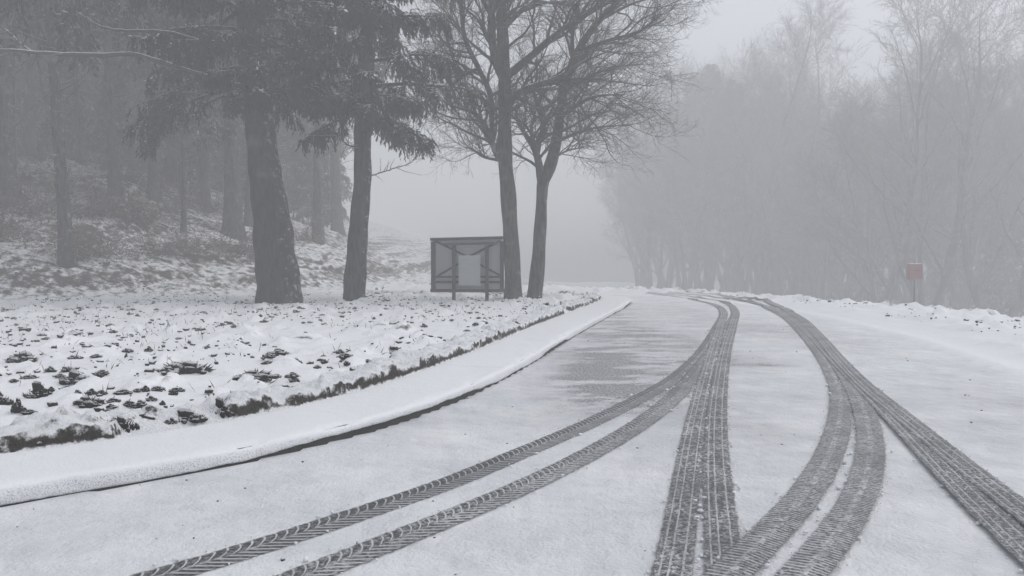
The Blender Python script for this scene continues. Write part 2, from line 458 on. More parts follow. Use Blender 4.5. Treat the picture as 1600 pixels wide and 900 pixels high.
# ------------------------------------------------------------------ paved edge with its snow
kerb = tag(link('kerb', None), kind='structure')
ks = KS; joint = int(np.argmin(np.hypot(*(KERB - G(775, 590)[:2]).T)))
def sweep(prof_t, prof_z, sl, mat, name, parent):
    a = np.asarray(prof_t, float); b = np.asarray(prof_z, float)
    n = len(KERB[sl])
    if a.ndim == 1: a = np.broadcast_to(a, (n, len(a))); b = np.broadcast_to(b, (n, len(b)))
    xy = KERB[sl][:, None, :] + KN[sl][:, None, :] * a[..., None]
    v = np.concatenate([xy, b[..., None]], -1)
    return MB().add(v.reshape(-1, 3), grid_faces(n, a.shape[1])[:, ::-1]).obj(name, mat, parent)
for sl in (slice(0, joint - 1), slice(joint + 1, len(KERB))):
    sweep([.0, .0, .012, KW - .01, KW], [-.08, .088, .10, .10, -.08], sl, M['kerb'], 'kerb_stone', kerb)
S = ks[:, None]
ov = .015 + .02 * fbm(S * 1.7, S * 0, 61, 4)                 # how far the snow hangs over the stone
low = .004 + .042 * smooth(.38, .70, fbm(S * .5, S * 0 + 3, 67, 3)) + .020 * (fbm(S * 7, S * 0, 71, 4) - .5)
tcol = np.concatenate([[0, 0, 0, 0, 0, 0, 0], lin(.05, KW + .03, 22)])[None, :]
T = np.repeat(tcol, len(ks), 0)
nx = len(tcol[0])
top = .124 + .020 * (fbm(S * 2 + 0 * T, T * 3, 73, 4) - .5) + .004 * (fbm(S * 18, T * 18, 79, 2) - .5)
top = top - .010 * np.exp(-((ks - ks[joint]) / .02) ** 2)[:, None]
top[:, -2:] -= .02
Zc = top.copy(); Tc = T.copy()
lowv = np.clip(low, .006, .105)
Tc[:, 0:1], Zc[:, 0:1] = .02, lowv + .004
Tc[:, 1:2], Zc[:, 1:2] = -ov * .8, lowv
Tc[:, 2:3], Zc[:, 2:3] = -ov, lowv + .012
Tc[:, 3:4], Zc[:, 3:4] = -ov * .9, np.maximum(lowv + .02, .095)
Tc[:, 4:5], Zc[:, 4:5] = -ov * .45, np.maximum(lowv + .025, .113)
Tc[:, 5:6], Zc[:, 5:6] = .006, .119
Tc[:, 6:7], Zc[:, 6:7] = .028, .1225
chip = .022 * smooth(.50, .74, fbm(S * 2.3, S * 0 + 5, 87, 4))
Zc[:, 3:8] -= chip * np.array([.6, .9, 1, .8, .4])[None]
rough_ = .011 * (fbm(S * 25 + 0 * Tc, Tc * 0 + np.arange(nx)[None] * .7, 83, 2) - .5)
Tc[:, 1:6] += rough_[:, 1:6]; Zc[:, 2:7] += rough_[:, 2:7]
for sl in (slice(0, joint + 1), slice(joint, len(KERB))):
    sweep(Tc[sl], Zc[sl], sl, M['kerb_snow'], 'snow_cover', kerb)

# the ragged edge of soil where the lawn stands above the paving
tt = lin(KW - .03, KW + .62, 34)[None, :]
rag = .05 * (fbm(S * 1.6, S * 0, 91, 4) - .5) * 2 + .012 * (fbm(S * 8, S * 0, 93, 3) - .5) * 2
steep = smooth(.20, .40, fbm(S * 1.1, S * 0 + 9, 97, 4))
prof = smooth(0, 1, np.clip((tt - KW - .015 - np.maximum(0, rag * .6)) / (.035 + .26 * (1 - steep)), 0, 1))
lump = (fbm(S * 9 + 0 * tt, tt * 9, 101, 4) - .5) * .13 * smooth(KW, KW + .1, tt) + np.maximum(0, fbm(S * 4 + 0 * tt, tt * 4, 105, 4) - .55) * .30
zs = .10 + prof * (.10 + .05 * steep * fbm(S * 1.3, S * 0, 99, 3)) + lump * prof
zs = zs - smooth(KW + .42, KW + .62, tt) * .10
XY = KERB[:, None, :] + KN[:, None, :] * (tt + rag * .0)[..., None]
o = MB().add(np.concatenate([XY, zs[..., None]], -1).reshape(-1, 3), grid_faces(len(ks), tt.shape[1])[:, ::-1]).obj('soil_edge', M['soil'])
tag(o, kind='structure')

# ------------------------------------------------------------------ tyre tracks pressed into the snow on the road
far_l = [(1118, 477), (1085, 469), (1045, 464), (1010, 461)]
far_r = [(1135, 474), (1095, 467.5), (1050, 463.5), (1010, 460.5)]
far_a = [(1185, 477), (1140, 470), (1090, 465.5), (1040, 462)]
far_b = [(1205, 477), (1155, 469.5), (1100, 465), (1045, 461.5)]
TR = [
    ('lug', [(60, 955), (285, 892), (415, 853), (550, 807), (700, 757), (800, 714), (900, 672), (1000, 623), (1060, 587), (1100, 547), (1120, 513), (1130, 490)] + far_l, .085, .2, .235),
    ('lug', [(260, 985), (425, 922), (515, 886), (600, 852), (700, 812), (800, 770), (900, 722), (1000, 664), (1055, 620), (1090, 580), (1118, 543), (1140, 508), (1148, 488)] + far_r, .10, .42, .235),
    ('rib', [(1015, 1080), (1050, 900), (1066, 800), (1080, 700), (1096, 620), (1114, 550), (1127, 505), (1131, 488)] + far_l, .12, .62, .205),
    ('rib', [(1142, 1080), (1133, 900), (1124, 800), (1119, 700), (1122, 620), (1133, 550), (1146, 505), (1149, 487)] + far_r, .11, .52, .205),
    ('sipe', [(1010, 1040), (1130, 910), (1200, 842), (1262, 772), (1298, 708), (1313, 650), (1308, 600), (1283, 555), (1254, 520), (1224, 494)] + far_a, .11, .35, .225),
    ('sipe', [(1180, 985), (1262, 895), (1322, 820), (1352, 755), (1361, 700), (1352, 650), (1332, 605), (1302, 562), (1275, 528), (1243, 497)] + far_b, .12, .38, .225),
    ('rib', [(1760, 1010), (1590, 852), (1500, 765), (1400, 660), (1340, 600), (1300, 560), (1264, 522), (1230, 494)] + far_a, .12, .60, .215),
    ('rib', [(1800, 960), (1600, 806), (1500, 728), (1400, 646), (1345, 600), (1307, 560), (1280, 528), (1248, 497)] + far_b, .115, .55, .215),
]
TM = {}
TRACK_EDGES = []
for i, (kind, px, dark, cover, width) in enumerate(TR):
    key = (kind, dark)
    if key not in TM: TM[key] = m_track('tyre_track_%s_%d' % (kind, i), kind, dark, cover)
    P = np.array([G(*q)[:2] for q in px])
    P, _ = resample(relax(resample(spline(P), .12)[0], 14), .05)
    t = norm(np.gradient(P, axis=0)); nn = np.stack([-t[:, 1], t[:, 0]], 1)
    s = np.concatenate([[0], np.cumsum(np.linalg.norm(np.diff(P, axis=0), axis=1))])
    w = lin(.5, -.5, 5) * width
    xy = P[:, None, :] + nn[:, None, :] * w[None, :, None]
    zz = height(xy[..., 0], xy[..., 1]) + .0035 * (i + 1)
    me = MB().add(np.concatenate([xy, zz[..., None]], -1).reshape(-1, 3), grid_faces(len(P), 5)).mesh('tyre_track', TM[key])
    uvl = me.uv_layers.new(name='UVMap')
    uvv = np.stack([np.repeat(s, 5), np.tile(lin(0, 1, 5), len(P))], 1)
    li = np.empty(len(me.loops), np.int32); me.loops.foreach_get('vertex_index', li)
    uvl.data.foreach_set('uv', uvv[li].astype(np.float32).ravel())
    link('tyre_track', me, road)
    TRACK_EDGES.append((P, nn, width))

# ------------------------------------------------------------------ clumps of soil and plants showing through the snow
_ico = None
def ico(sub_):
    import bmesh
    bm = bmesh.new(); bmesh.ops.create_icosphere(bm, subdivisions=sub_, radius=1)
    v = np.array([x.co for x in bm.verts]); f = np.array([[x.index for x in p.verts] for p in bm.faces]); bm.free()
    return v, np.concatenate([f, f[:, 2:]], 1)
def tri_obj(name, v, f, mat, parent=None, smooth_=True):
    me = bpy.data.meshes.new(name); me.from_pydata(v.tolist(), [], f[:, :3].tolist())
    me.polygons.foreach_set('use_smooth', np.full(len(f), smooth_)); me.materials.append(mat); me.update()
    return me if parent == 'mesh' else link(name, me, parent)
def clod_mesh(seed, *_):
    """a heap of crumbs: ragged outline, hollows between the lumps"""
    rg = np.random.default_rng(seed); v0, f0 = ico(2); vs, fs, n = [], [], 0
    for k in range(26):
        a, q = rg.uniform(0, 6.28), rg.random() ** .7
        c = np.array([np.cos(a) * q * .8, np.sin(a) * q * .6, rg.uniform(-.1, .55) * (1.05 - q)])
        r = rg.uniform(.10, .30) * (1.15 - .5 * q)
        kk = fbm(v0[:, 0] * 2 + k, v0[:, 1] * 2 + v0[:, 2] * 2.6, seed + k, 3)
        vs.append(c + v0 * (r * (.45 + 1.1 * kk))[:, None] * np.array([1.15, .9, .95])); fs.append(f0 + n); n += len(v0)
    m = 150; a = rg.uniform(0, 6.28, m); q = rg.random(m) ** .6               # sprigs and blades
    b = np.stack([np.cos(a) * q * .85, np.sin(a) * q * .62, rg.uniform(0, .5, m) * (1.1 - q)], 1)
    d = norm(np.stack([np.cos(a) * rg.uniform(.2, 1, m), np.sin(a) * rg.uniform(.2, 1, m), rg.uniform(.1, 1.1, m)], 1)); w = norm(np.cross(d, rg.normal(size=(m, 3))))
    ln = rg.uniform(.10, .34, m)[:, None]; wd = rg.uniform(.02, .06, m)[:, None]
    tv = np.stack([b - w * wd, b + w * wd, b + d * ln], 1).reshape(-1, 3)
    vs.append(tv); t3 = np.arange(3 * m).reshape(-1, 3) + n; fs.append(np.concatenate([t3, t3[:, 2:]], 1))
    return tri_obj('clod', np.vstack(vs), np.vstack(fs), M['soil'], 'mesh', True)
clods = [clod_mesh(s, 1, .8, .75) for s in range(11, 19)]
rng = np.random.default_rng(5)
def clod(px, py, wpx, hpx, label, group=None, depth=None):
    p = G(px, py + hpx * .35, .19); r = wpx / FPX * p[1] / 2 * 1.25
    o = link('soil_clump', clods[rng.integers(len(clods))])
    dk = float(poly_dist(np.array([p[0]]), np.array([p[1]]), K_C)[0])
    z = hz(p[0], p[1])
    if dk < KW + .45:                                         # sits in the soil edge
        i = int(np.argmin(np.hypot(*(KERB - p[:2]).T)))
        p[:2] = KERB[i] + KN[i] * (KW + .17); z = .125; r *= .85
    o.location = (p[0], p[1], z + .01)
    hh = hpx / FPX * p[1] * .85
    o.scale = (r, r * .75, max(hh * 1.7, .6 * r)); o.rotation_euler = (0, 0, rng.uniform(-.5, .5))
    return tag(o, label, 'soil clump', group)
BIG = [
    (60, 605, 36, 24, 'round dark tuft standing alone near the left end of the lawn'),
    (290, 573, 78, 24, 'longest ragged soil clump in the middle of the snowy lawn'),
    (118, 588, 56, 18, 'curved dark clump just right of the round tuft'),
    (140, 625, 52, 18, 'wide dark clump lying below the curved clump'),
    (178, 624, 24, 10, 'small clump touching the right end of the wide clump'),
    (28, 634, 26, 18, 'dark squat clump at the left end below the round tuft'),
    (5, 622, 26, 16, 'dark clump cut off by the left edge of the picture'),
    (35, 555, 50, 20, 'loose brown clump far left, uphill of the round tuft'),
    (400, 588, 60, 13, 'flat long clump between the longest clump and the kerb'),
    (434, 549, 34, 10, 'small flat clump right of the longest clump'),
    (540, 563, 24, 9, 'single low clump left of the bare trees, in open snow'),
    (205, 661, 52, 30, 'tallest black clump on the soil edge along the kerb'),
    (390, 638, 50, 26, 'pointed black clump on the soil edge below the flat clump'),
    (330, 651, 70, 18, 'long dark clump of soil edge right of the tallest black clump'),
    (510, 618, 34, 18, 'dark rounded clump on the soil edge, left of the lone knob'),
    (541, 612, 18, 15, 'lone round knob on the soil edge above the kerb curve'),
    (628, 588, 44, 16, 'dark clump on the soil edge before the joint in the kerb'),
    (672, 577, 44, 16, 'long dark clump on the soil edge nearest the kerb joint'),
    (710, 564, 26, 12, 'last dark clump on the soil edge beside the kerb joint'),
    (60, 688, 80, 20, 'dark broken clump on the soil edge at the left corner'),
    (140, 683, 50, 22, 'dark clump with snowy crown on the soil edge, left of the tallest'),
    (478, 522, 14, 8, 'small lump in open snow under the second conifer'),
    (664, 522, 15, 10, 'small dark lump in front of the notice board'),
    (820, 505, 24, 10, 'dark lump on the lawn right in front of the bare trees'),
]
for b in BIG: clod(*b)
k = 0
while k < 130:
    y = 480 + 170 * rng.random() ** 1.25; x = rng.uniform(-20, 900)
    p = G(x, y, .19)
    if not inside(np.array([p[0]]), np.array([p[1]]), LAWN)[0] or poly_dist(np.array([p[0]]), np.array([p[1]]), K_C)[0] < KW + .25: continue
    if fbm(np.array([p[0] * .55]), np.array([p[1] * .55]), 111, 3)[0] < .44: continue
    sc = (y - 400) / 150
    clod(x, y, rng.uniform(7, 20) * sc, rng.uniform(4, 8) * sc, 'small dark clump of soil poking through the snowy lawn', 'small soil clumps on the lawn'); k += 1

# countless crumbs, leaves and blades
def scatter(n, test):
    out = []
    while len(out) < n:
        q = test(rng, n)
        out.extend(q.tolist())
    return np.array(out[:n])
def on_lawn(r, n):
    x = r.uniform(-17, 4, n * 3); y = r.uniform(4, 27, n * 3)
    ok = inside(x, y, LAWN) & (poly_dist(x, y, K_C) > KW + .1)
    ok &= fbm(x * .7, y * .7, 113, 4) + .25 * r.random(len(x)) > .63
    return np.stack([x[ok], y[ok]], 1)
def on_edge(r, n):
    i = r.integers(0, len(KERB), n); t_ = KW + .03 + np.abs(r.normal(0, .16, n))
    return (KERB[i] + KN[i] * t_[:, None])[fbm(ks[i] * 1.1, ks[i] * 0, 117, 3) > .42]
def on_verge(r, n):
    x = r.uniform(6, 11.5, n * 3); y = r.uniform(6, 30, n * 3)
    ok = ~inside(x, y, R_POLY) & inside(x, y, E_POLY) & (fbm(x * .8, y * .8, 119, 4) > .57) & (poly_dist(x, y, R_LINE) > 1.2)
    return np.stack([x[ok], y[ok]], 1)
def crumbs(name, xy, smin, smax, mat, label, lift=0.0):
    v0, f0 = ico(1); n = len(xy)
    z = height(xy[:, 0], xy[:, 1]) + lift
    s = smin + (smax - smin) * rng.random(n) ** 2.5
    v = v0[None] * (1 + 1.0 * (rng.random((n, len(v0), 1)) - .5)) * (s[:, None] * np.stack([rng.uniform(.7, 1.6, n), rng.uniform(.7, 1.3, n), rng.uniform(.5, 1.1, n)], 1))[:, None, :]
    v = v + np.stack([xy[:, 0], xy[:, 1], z], 1)[:, None]
    f = f0[None, :, :3] + np.arange(n)[:, None, None] * len(v0)
    me = bpy.data.meshes.new(name); v = v.reshape(-1, 3).astype(np.float32); f = f.reshape(-1, 3).astype(np.int32)
    me.vertices.add(len(v)); me.vertices.foreach_set('co', v.ravel()); me.loops.add(f.size); me.loops.foreach_set('vertex_index', f.ravel())
    me.polygons.add(len(f)); me.polygons.foreach_set('loop_start', np.arange(len(f), dtype=np.int32) * 3); me.materials.append(mat); me.update(calc_edges=True)
    return tag(link(name, me), label, 'ground cover', kind='stuff')
crumbs('ground_cover', scatter(3800, on_lawn), .008, .045, M['soil'], 'dark crumbs of soil and leaves scattered over the snowy lawn', .012)
crumbs('edge_soil', scatter(3600, on_edge), .010, .055, M['soil'], 'black crumbled soil along the inner edge of the kerb', .06)
crumbs('verge_soil', scatter(260, on_verge), .012, .04, M['soil'], 'dark crumbs in the snow of the right-hand bank', .01)
def on_track_edge(r, n):
    out = []
    for P, nn, wd in TRACK_EDGES:
        near = np.where((P[:, 1] > 2.5) & (P[:, 1] < 15))[0]; i = near[(r.random(170) ** 1.3 * len(near)).astype(int)]
        sgn = np.where(r.random(170) < .5, -1, 1)
        out.append(P[i] + nn[i] * (sgn * (wd / 2 + r.normal(.004, .014, 170)))[:, None])
    return np.vstack(out)
crumbs('snow_crumbs', scatter(1360, on_track_edge), .004, .014, M['snow'], 'small crumbs of snow thrown up along the tyre tracks', .012)
def on_road(r, n):
    x = r.uniform(-4, 6, n); y = 2.6 + 14 * r.random(n) ** 1.5
    return np.stack([x, y], 1)[~inside(x, y, LAWN) & inside(x, y, R_POLY)]
crumbs('road_grit', scatter(130, on_road), .004, .012, M['soil'], 'sparse dark grit lying on the snowy road', .004)
xy = scatter(2600, on_lawn)
n = len(xy); z = height(xy[:, 0], xy[:, 1])
a = rng.uniform(0, 6.28, n); lean = rng.uniform(.2, 1.3, n)
d = np.stack([np.cos(a) * np.sin(lean), np.sin(a) * np.sin(lean), np.cos(lean)], 1)
side = norm(np.cross(d, rng.normal(size=(n, 3))))
mb = MB(); mb.leaves(np.stack([xy[:, 0], xy[:, 1], z - .01], 1), d, side, rng.uniform(.05, .17, n), rng.uniform(.006, .014, n))
tag(mb.obj('dry_grass', M['blade']), 'thin dry grass blades sticking out of the lawn snow', 'grass', kind='stuff')

# ------------------------------------------------------------------ tree growing
def grow(start, d, length, N, wob, trop, tw, rg):
    start = np.asarray(start, float); d = norm(np.asarray(d, float)); P = [start]
    st = (np.asarray(length, float) / (N - 1))[:, None]
    for i in range(N - 1):
        d = norm(d + wob * rg.normal(size=d.shape) + tw * trop)
        P.append(P[-1] + d * st)
    return np.stack(P, 1)
def spawn(pts, rad, k, t0, t1, a0, a1, rg, flat=None):
    Mn, N = pts.shape[:2]
    idx = np.repeat(np.arange(Mn), k); n = len(idx)
    t = t0 + (t1 - t0) * ((np.tile(np.arange(k), Mn) + rg.random(n)) / k)
    q = np.clip(t * (N - 1), 0, N - 1.001); i = q.astype(int); f = (q - i)[:, None]
    p = pts[idx, i] * (1 - f) + pts[idx, i + 1] * f
    r = rad[idx, i] * (1 - f[:, 0]) + rad[idx, i + 1] * f[:, 0]
    tg = norm(pts[idx, i + 1] - pts[idx, i])
    per = rg.normal(size=(n, 3))
    if flat is not None: per = per * flat
    per = norm(per - tg * np.sum(per * tg, 1, keepdims=True))
    a = rg.uniform(a0, a1, n)[:, None]
    return p, norm(tg * np.cos(a) + per * np.sin(a)), r, t, idx
def taper(r0, N, end=.25, p=1.0): return r0[:, None] * (1 - (1 - end) * np.linspace(0, 1, N)[None, :] ** p)
UP = np.array([0, 0, 1.0])

def trunk_bump(seed, amp=.10):
    def b(a, i):
        s = seed * 1.7
        return 1 + amp * (np.sin(3 * a + i * .21 + s) * .5 + np.sin(5 * a - i * .37 + s * 2) * .35 + np.sin(i * .9 + s + 2 * a) * .5)
    return b
def path(px_list, depth, jitter=0):
    """Hand-set limb: (px, py, extra depth) turned into metres at that depth."""
    return np.array([D(q[0], q[1], depth + (q[2] if len(q) > 2 else 0)) for q in px_list])
def thick(P, widths_px, depth, n):
    Q = spline(P, 10); Q, s = resample(Q, .01)
    idx = np.linspace(0, len(Q) - 1, n).astype(int)
    r = np.interp(np.linspace(0, 1, n), np.linspace(0, 1, len(widths_px)), np.array(widths_px) / 2 / FPX * depth)
    return Q[idx], r

# --- the two bare trees beside the notice board
def bare_tree(name, label, depth, trunk, tw, limbs, seed, lean, wind, mats):
    rg = np.random.default_rng(seed)
    base = path(trunk, depth)[0]; base_z = hz(base[0], base[1]) - .15
    off = np.array([base[0], base[1], base_z])
    root = thing(name, label, 'tree', off)
    P, r = thick(path(trunk, depth), tw, depth, 60)
    P[0, 2] = min(P[0, 2], base_z)
    r = r * (1 + .12 * np.exp(-np.linspace(0, 1, 60) * 40))
    mb = MB(); mb.tubes(P[None] - off, r[None], 18, 0, True, trunk_bump(seed))
    for pts, w in limbs:
        Q, q = thick(path(pts, depth), w, depth, 28)
        mb.tubes(Q[None] - off, q[None], 10, 0, True, trunk_bump(seed + len(pts), .08))
    mb.obj('trunk', mats[0], root)
    cr = MB()
    # secondary branches along the limbs and the upper trunk
    N1 = 14
    src, srad, klen = [], [], []
    up = P[int(60 * .45):]
    for Q, q, kk in [(up, r[int(60 * .45):], 12)] + [thick(path(pts, depth), w, depth, 28) + (max(8, int(len(pts) * 3)),) for pts, w in limbs]:
        p0, dd, rr, t, _ = spawn(Q[None], q[None], kk, .12, 1.0, .5, 1.15, rg, np.array([1.2, .9, .8]))
        src.append(np.hstack([p0, dd])); srad.append(np.minimum(rr * .55, .05)); klen.append(rg.uniform(1.3, 2.6, len(p0)) * (1.15 - .5 * t))
    A = np.vstack(src); ra = np.clip(np.concatenate(srad), .012, .05); L = np.concatenate(klen)
    b1 = grow(A[:, :3], A[:, 3:] + wind * .5, L, N1, .13, UP * .6 + wind, .05, rg); r1 = taper(ra, N1, .25)
    p0, dd, rr, t, _ = spawn(b1, r1, 8, .12, 1.0, .4, 1.0, rg)
    N2 = 9
    b2 = grow(p0, dd + wind * .35, rg.uniform(.55, 1.2, len(p0)) * (1.2 - .5 * t), N2, .14, wind + UP * .05, .06, rg); r2 = taper(np.clip(rr * .6, .006, .018), N2, .35)
    p0, dd, rr, t, _ = spawn(b2, r2, 5, .1, 1.0, .35, .9, rg)
    N3 = 6
    b3 = grow(p0, dd + wind * .2, rg.uniform(.25, .65, len(p0)), N3, .15, wind + UP * .1, .08, rg); r3 = taper(np.clip(rr * .6, .003, .006), N3, .5)
    p0, dd, rr, t, _ = spawn(b3, r3, 2, .2, 1.0, .35, .8, rg)
    b4 = grow(p0, dd, rg.uniform(.12, .35, len(p0)), 4, .15, wind, .1, rg); r4 = taper(np.full(len(p0), .0028), 4, .6)
    for b, rr, sd in ((b1, r1, 6), (b2, r2, 4), (b3, r3, 3), (b4, r4, 3)): cr.tubes(b - off, rr, sd, 0)
    cr.obj('crown', mats[1], root)
    return root
BD = 22.6
bare_tree('bare_tree', 'taller bare tree with straight trunk overlapping the right side of the notice board', BD,
    [(801, 468), (801, 440), (799, 400), (797, 350), (794, 300), (790, 255), (789, 190), (789, 140), (787, 95), (784, 40), (780, -40), (784, -140), (780, -230)],
    [27, 25, 24, 23, 22, 20, 19, 18, 15, 13, 11, 7, 3],
    [([(789, 258, 0), (775, 238, -.1), (762, 205, -.3), (742, 178, -.6), (712, 167, -.9), (692, 158, -1.1)], [11, 10, 9, 7, 4, 2]),
     ([(770, 228, -.1), (768, 180, .2), (765, 145, .5), (748, 108, .6), (727, 62, .8), (720, 10, 1.0), (712, -60, 1.2)], [8, 9, 9, 8, 7, 6, 3]),
     ([(789, 130, 0), (775, 95, -.4), (768, 50, -.6), (768, 0, -.8), (760, -80, -1)], [13, 13, 12, 9, 4]),
     ([(790, 120, 0), (822, 94, .3), (850, 70, .6), (885, 42, .7), (930, 15, 1.0), (985, -15, 1.2), (1030, -50, 1.4)], [13, 12, 10, 8, 6, 4, 2]),
     ([(792, 172, 0), (810, 146, -.5), (840, 133, -.8), (872, 122, -1.0), (905, 100, -1.3), (950, 80, -1.5)], [11, 10, 9, 7, 4, 2]),
     ([(786, 45, 0), (810, 20, .4), (845, -5, .8), (890, -50, 1.2), (930, -110, 1.5)], [10, 9, 7, 5, 2]),
     ([(745, 108, .6), (715, 118, .3), (706, 85, 0), (698, 55, -.3)], [6, 5, 3, 2]),
     ([(780, 250, .1), (755, 245, .3), (737, 232, .4)], [6, 4, 2]),
     ([(765, 20, -.7), (740, -30, -.9), (720, -100, -1)], [7, 5, 2])],
    3, 0, np.array([.14, 0, .05]), (M['bark_grey'], M['twig']))
bare_tree('bare_tree', 'slimmer bare tree with forked trunk standing right of the notice board', BD + .5,
    [(834, 467), (838, 440), (842, 400), (845, 345), (847, 300), (849, 282), (860, 258), (870, 215), (877, 160), (886, 120), (903, 80), (930, 40), (962, 5), (1000, -40), (1035, -100)],
    [24, 22, 20, 18, 17, 20, 15, 13, 12, 11, 10, 8, 7, 4, 2],
    [([(847, 285, 0), (838, 240, .1), (822, 212, .3), (809, 190, .4), (805, 165, .5)], [15, 12, 8, 6, 3]),
     ([(838, 240, .1), (843, 215, -.2), (850, 200, -.5), (838, 160, -.9), (830, 120, -1.1)], [9, 10, 7, 5, 3]),
     ([(874, 185, 0), (900, 165, -.5), (935, 150, -1.0), (975, 148, -1.3)], [7, 6, 4, 2]),
     ([(868, 222, 0), (900, 208, .5), (940, 198, 1.0), (985, 196, 1.3)], [7, 5, 3, 2]),
     ([(880, 140, 0), (915, 122, .5), (960, 105, .9), (1005, 100, 1.2)], [8, 6, 4, 2]),
     ([(903, 80, 0), (945, 65, -.5), (990, 52, -.9), (1040, 30, -1.2)], [7, 6, 4, 2]),
     ([(862, 250, 0), (885, 236, -.5), (912, 230, -.9)], [4, 3, 2]),
     ([(895, 95, 0), (895, 50, .5), (905, 0, .9), (915, -60, 1.1)], [7, 6, 4, 2]),
     ([(940, 30, 0), (990, 5, .6), (1045, -10, .9)], [6, 4, 2])],
    8, 0, np.array([.24, 0, .06]), (M['bark_grey'], M['twig']))

# --- conifers
def foliage(mb, b2, rg, nt, drop, leaf_len, leaf_w, per, mat, tlen=(.25, .6)):
    """hanging twigs set with needle sprays along branchlets b2"""
    r2 = np.full(b2.shape[:2], .01)
    p0, dd, _, t, _ = spawn(b2, r2, nt, .08, 1.0, .5, 1.2, rg, np.array([1, 1, .5]))
    n = len(p0)
    b3 = grow(p0, dd, rg.uniform(*tlen, n) * (1.1 - .4 * t), 5, .10, -UP, drop, rg)
    mb.tubes(b3, taper(np.full(n, .006), 5, .5), 3, 0)
    q, dl, _, _, _ = spawn(b3, np.full(b3.shape[:2], .006), per, .0, 1.0, .2, .75, rg)
    m = len(q)
    side = norm(np.cross(dl, rg.normal(size=(m, 3))))
    mb.leaves(q, norm(dl - UP * .25), side, rg.uniform(leaf_len * .6, leaf_len * 1.3, m), rg.uniform(leaf_w * .6, leaf_w * 1.3, m), mat)

def hero_conifer(name, label, depth, trunk, tw, seed, zlo, zhi, nbr, reach, extra, bias, snag):
    rg = np.random.default_rng(seed)
    P = path(trunk, depth); bz = hz(P[0, 0], P[0, 1]) - .15
    off = np.array([P[0, 0], P[0, 1], bz])
    root = thing(name, label, 'tree', off)
    Q, r = thick(P, tw, depth, 80); Q[0, 2] = min(Q[0, 2], bz)
    topz = 17.5; e = Q[-1]
    ext = np.stack([e + (np.array([e[0] - .1, e[1], topz]) - e) * s for s in np.linspace(0, 1, 12)[1:]])
    Q2 = np.vstack([Q, ext]); r2 = np.concatenate([r, np.linspace(r[-1], .04, 12)[1:]])
    mb = MB(); mb.tubes(Q2[None] - off, r2[None], 28, 0, True, trunk_bump(seed, .07))
    mb.obj('trunk', M['bark_dark'], root)
    # limbs
    cr = MB()
    zz = zlo + (zhi - zlo) * ((np.arange(nbr) + rg.random(nbr)) / nbr) ** 1.25
    az = np.arange(nbr) * 2.4 + rg.uniform(-.4, .4, nbr)
    p0 = np.stack([np.interp(zz, Q2[:, 2], Q2[:, k]) for k in range(3)], 1)
    L = reach * (1.0 - .75 * ((zz - zlo) / (zhi - zlo)) ** 1.1) * rg.uniform(.75, 1.1, nbr)
    L = L * (1 + bias * np.cos(az)) * (1 - .5 * np.maximum(0, -np.sin(az))) * np.where(zz < zlo + .8, .75, 1)
    d = np.stack([np.cos(az), np.sin(az), rg.uniform(-.05, .3, nbr)], 1)
    b1 = grow(p0, d, L, 14, .045, -UP, .035, rg); rad1 = taper(np.clip(.018 * L + .01, .02, .075), 14, .18)
    cr.tubes(b1 - off, rad1, 7, 0)
    s0, sd, sr, t, idx = spawn(b1, rad1, 15, .34, 1.0, .6, 1.1, rg, np.array([1, 1, .25]))
    b2 = grow(s0, sd, L[idx] * .30 * (1.25 - .8 * t) * rg.uniform(.6, 1.2, len(s0)), 7, .08, -UP, .16, rg)
    cr.tubes(b2 - off, taper(np.clip(sr * .5, .006, .02), 7, .3), 4, 0)
    fb = MB(); foliage(fb, b2 - off, rg, 8, .50, .13, .042, 13, 1, (.22, .65))
    for v, f, m_, s_ in zip(fb.v, fb.f, fb.m, fb.s): cr.v.append(v); cr.f.append(f + cr.n); cr.m.append(m_); cr.s.append(s_)
    # (each block keeps its own index base, shifted once for the whole bundle)
    cr.n += fb.n
    # snow lying along some of the boughs
    pick = fbm(b2[:, 3, 0] * .9, b2[:, 3, 2] * .9 + b2[:, 3, 1] * .5, seed, 3) > .50
    bs = b2[pick] - off
    q, dl, _, _, _ = spawn(bs, np.full(bs.shape[:2], .01), 9, .0, 1.0, .2, .9, rg, np.array([1, 1, .3]))
    dl = norm(dl * np.array([1, 1, .5])); sd_ = norm(np.cross(dl, UP + rg.normal(0, .45, (len(q), 3))))
    cr.leaves(q + UP * .025, dl, sd_, rg.uniform(.05, .16, len(q)), rg.uniform(.03, .08, len(q)), 3)
    # bare inner twigs
    s0, sd, sr, t, idx = spawn(b1, rad1, 7, .05, .4, .5, 1.3, rg)
    b4 = grow(s0, sd, rg.uniform(.3, .9, len(s0)), 6, .2, -UP, .08, rg)
    cr.tubes(b4 - off, taper(np.full(len(s0), .009), 6, .4), 3, 0)
    for pts, w in extra:
        E, er = thick(path(pts, depth), w, depth, 30)
        E = E + np.vstack([[0, 0, 0], rg.normal(0, .008, (29, 3))])
        cr.tubes(E[None] - off, er[None], 8, 2)
        s0, sd, sr, t, _ = spawn(E[None], er[None], 14, .1, 1, .5, 1.2, rg, np.array([1, .5, 1]))
        b5 = grow(s0, sd, rg.uniform(.2, .9, len(s0)), 7, .15, UP, .03, rg)
        cr.tubes(b5 - off, taper(np.full(len(s0), .011), 7, .3), 4, 2)
    cr.obj('crown', [M['bark_dark'], M['needle'], M['snag'], M['snow']], root)
    return root
M['snag'] = m_snowy('dead_branch', (.03, .028, .026), (.06, .055, .05), 6, .45, .7, .25, 40, .4)
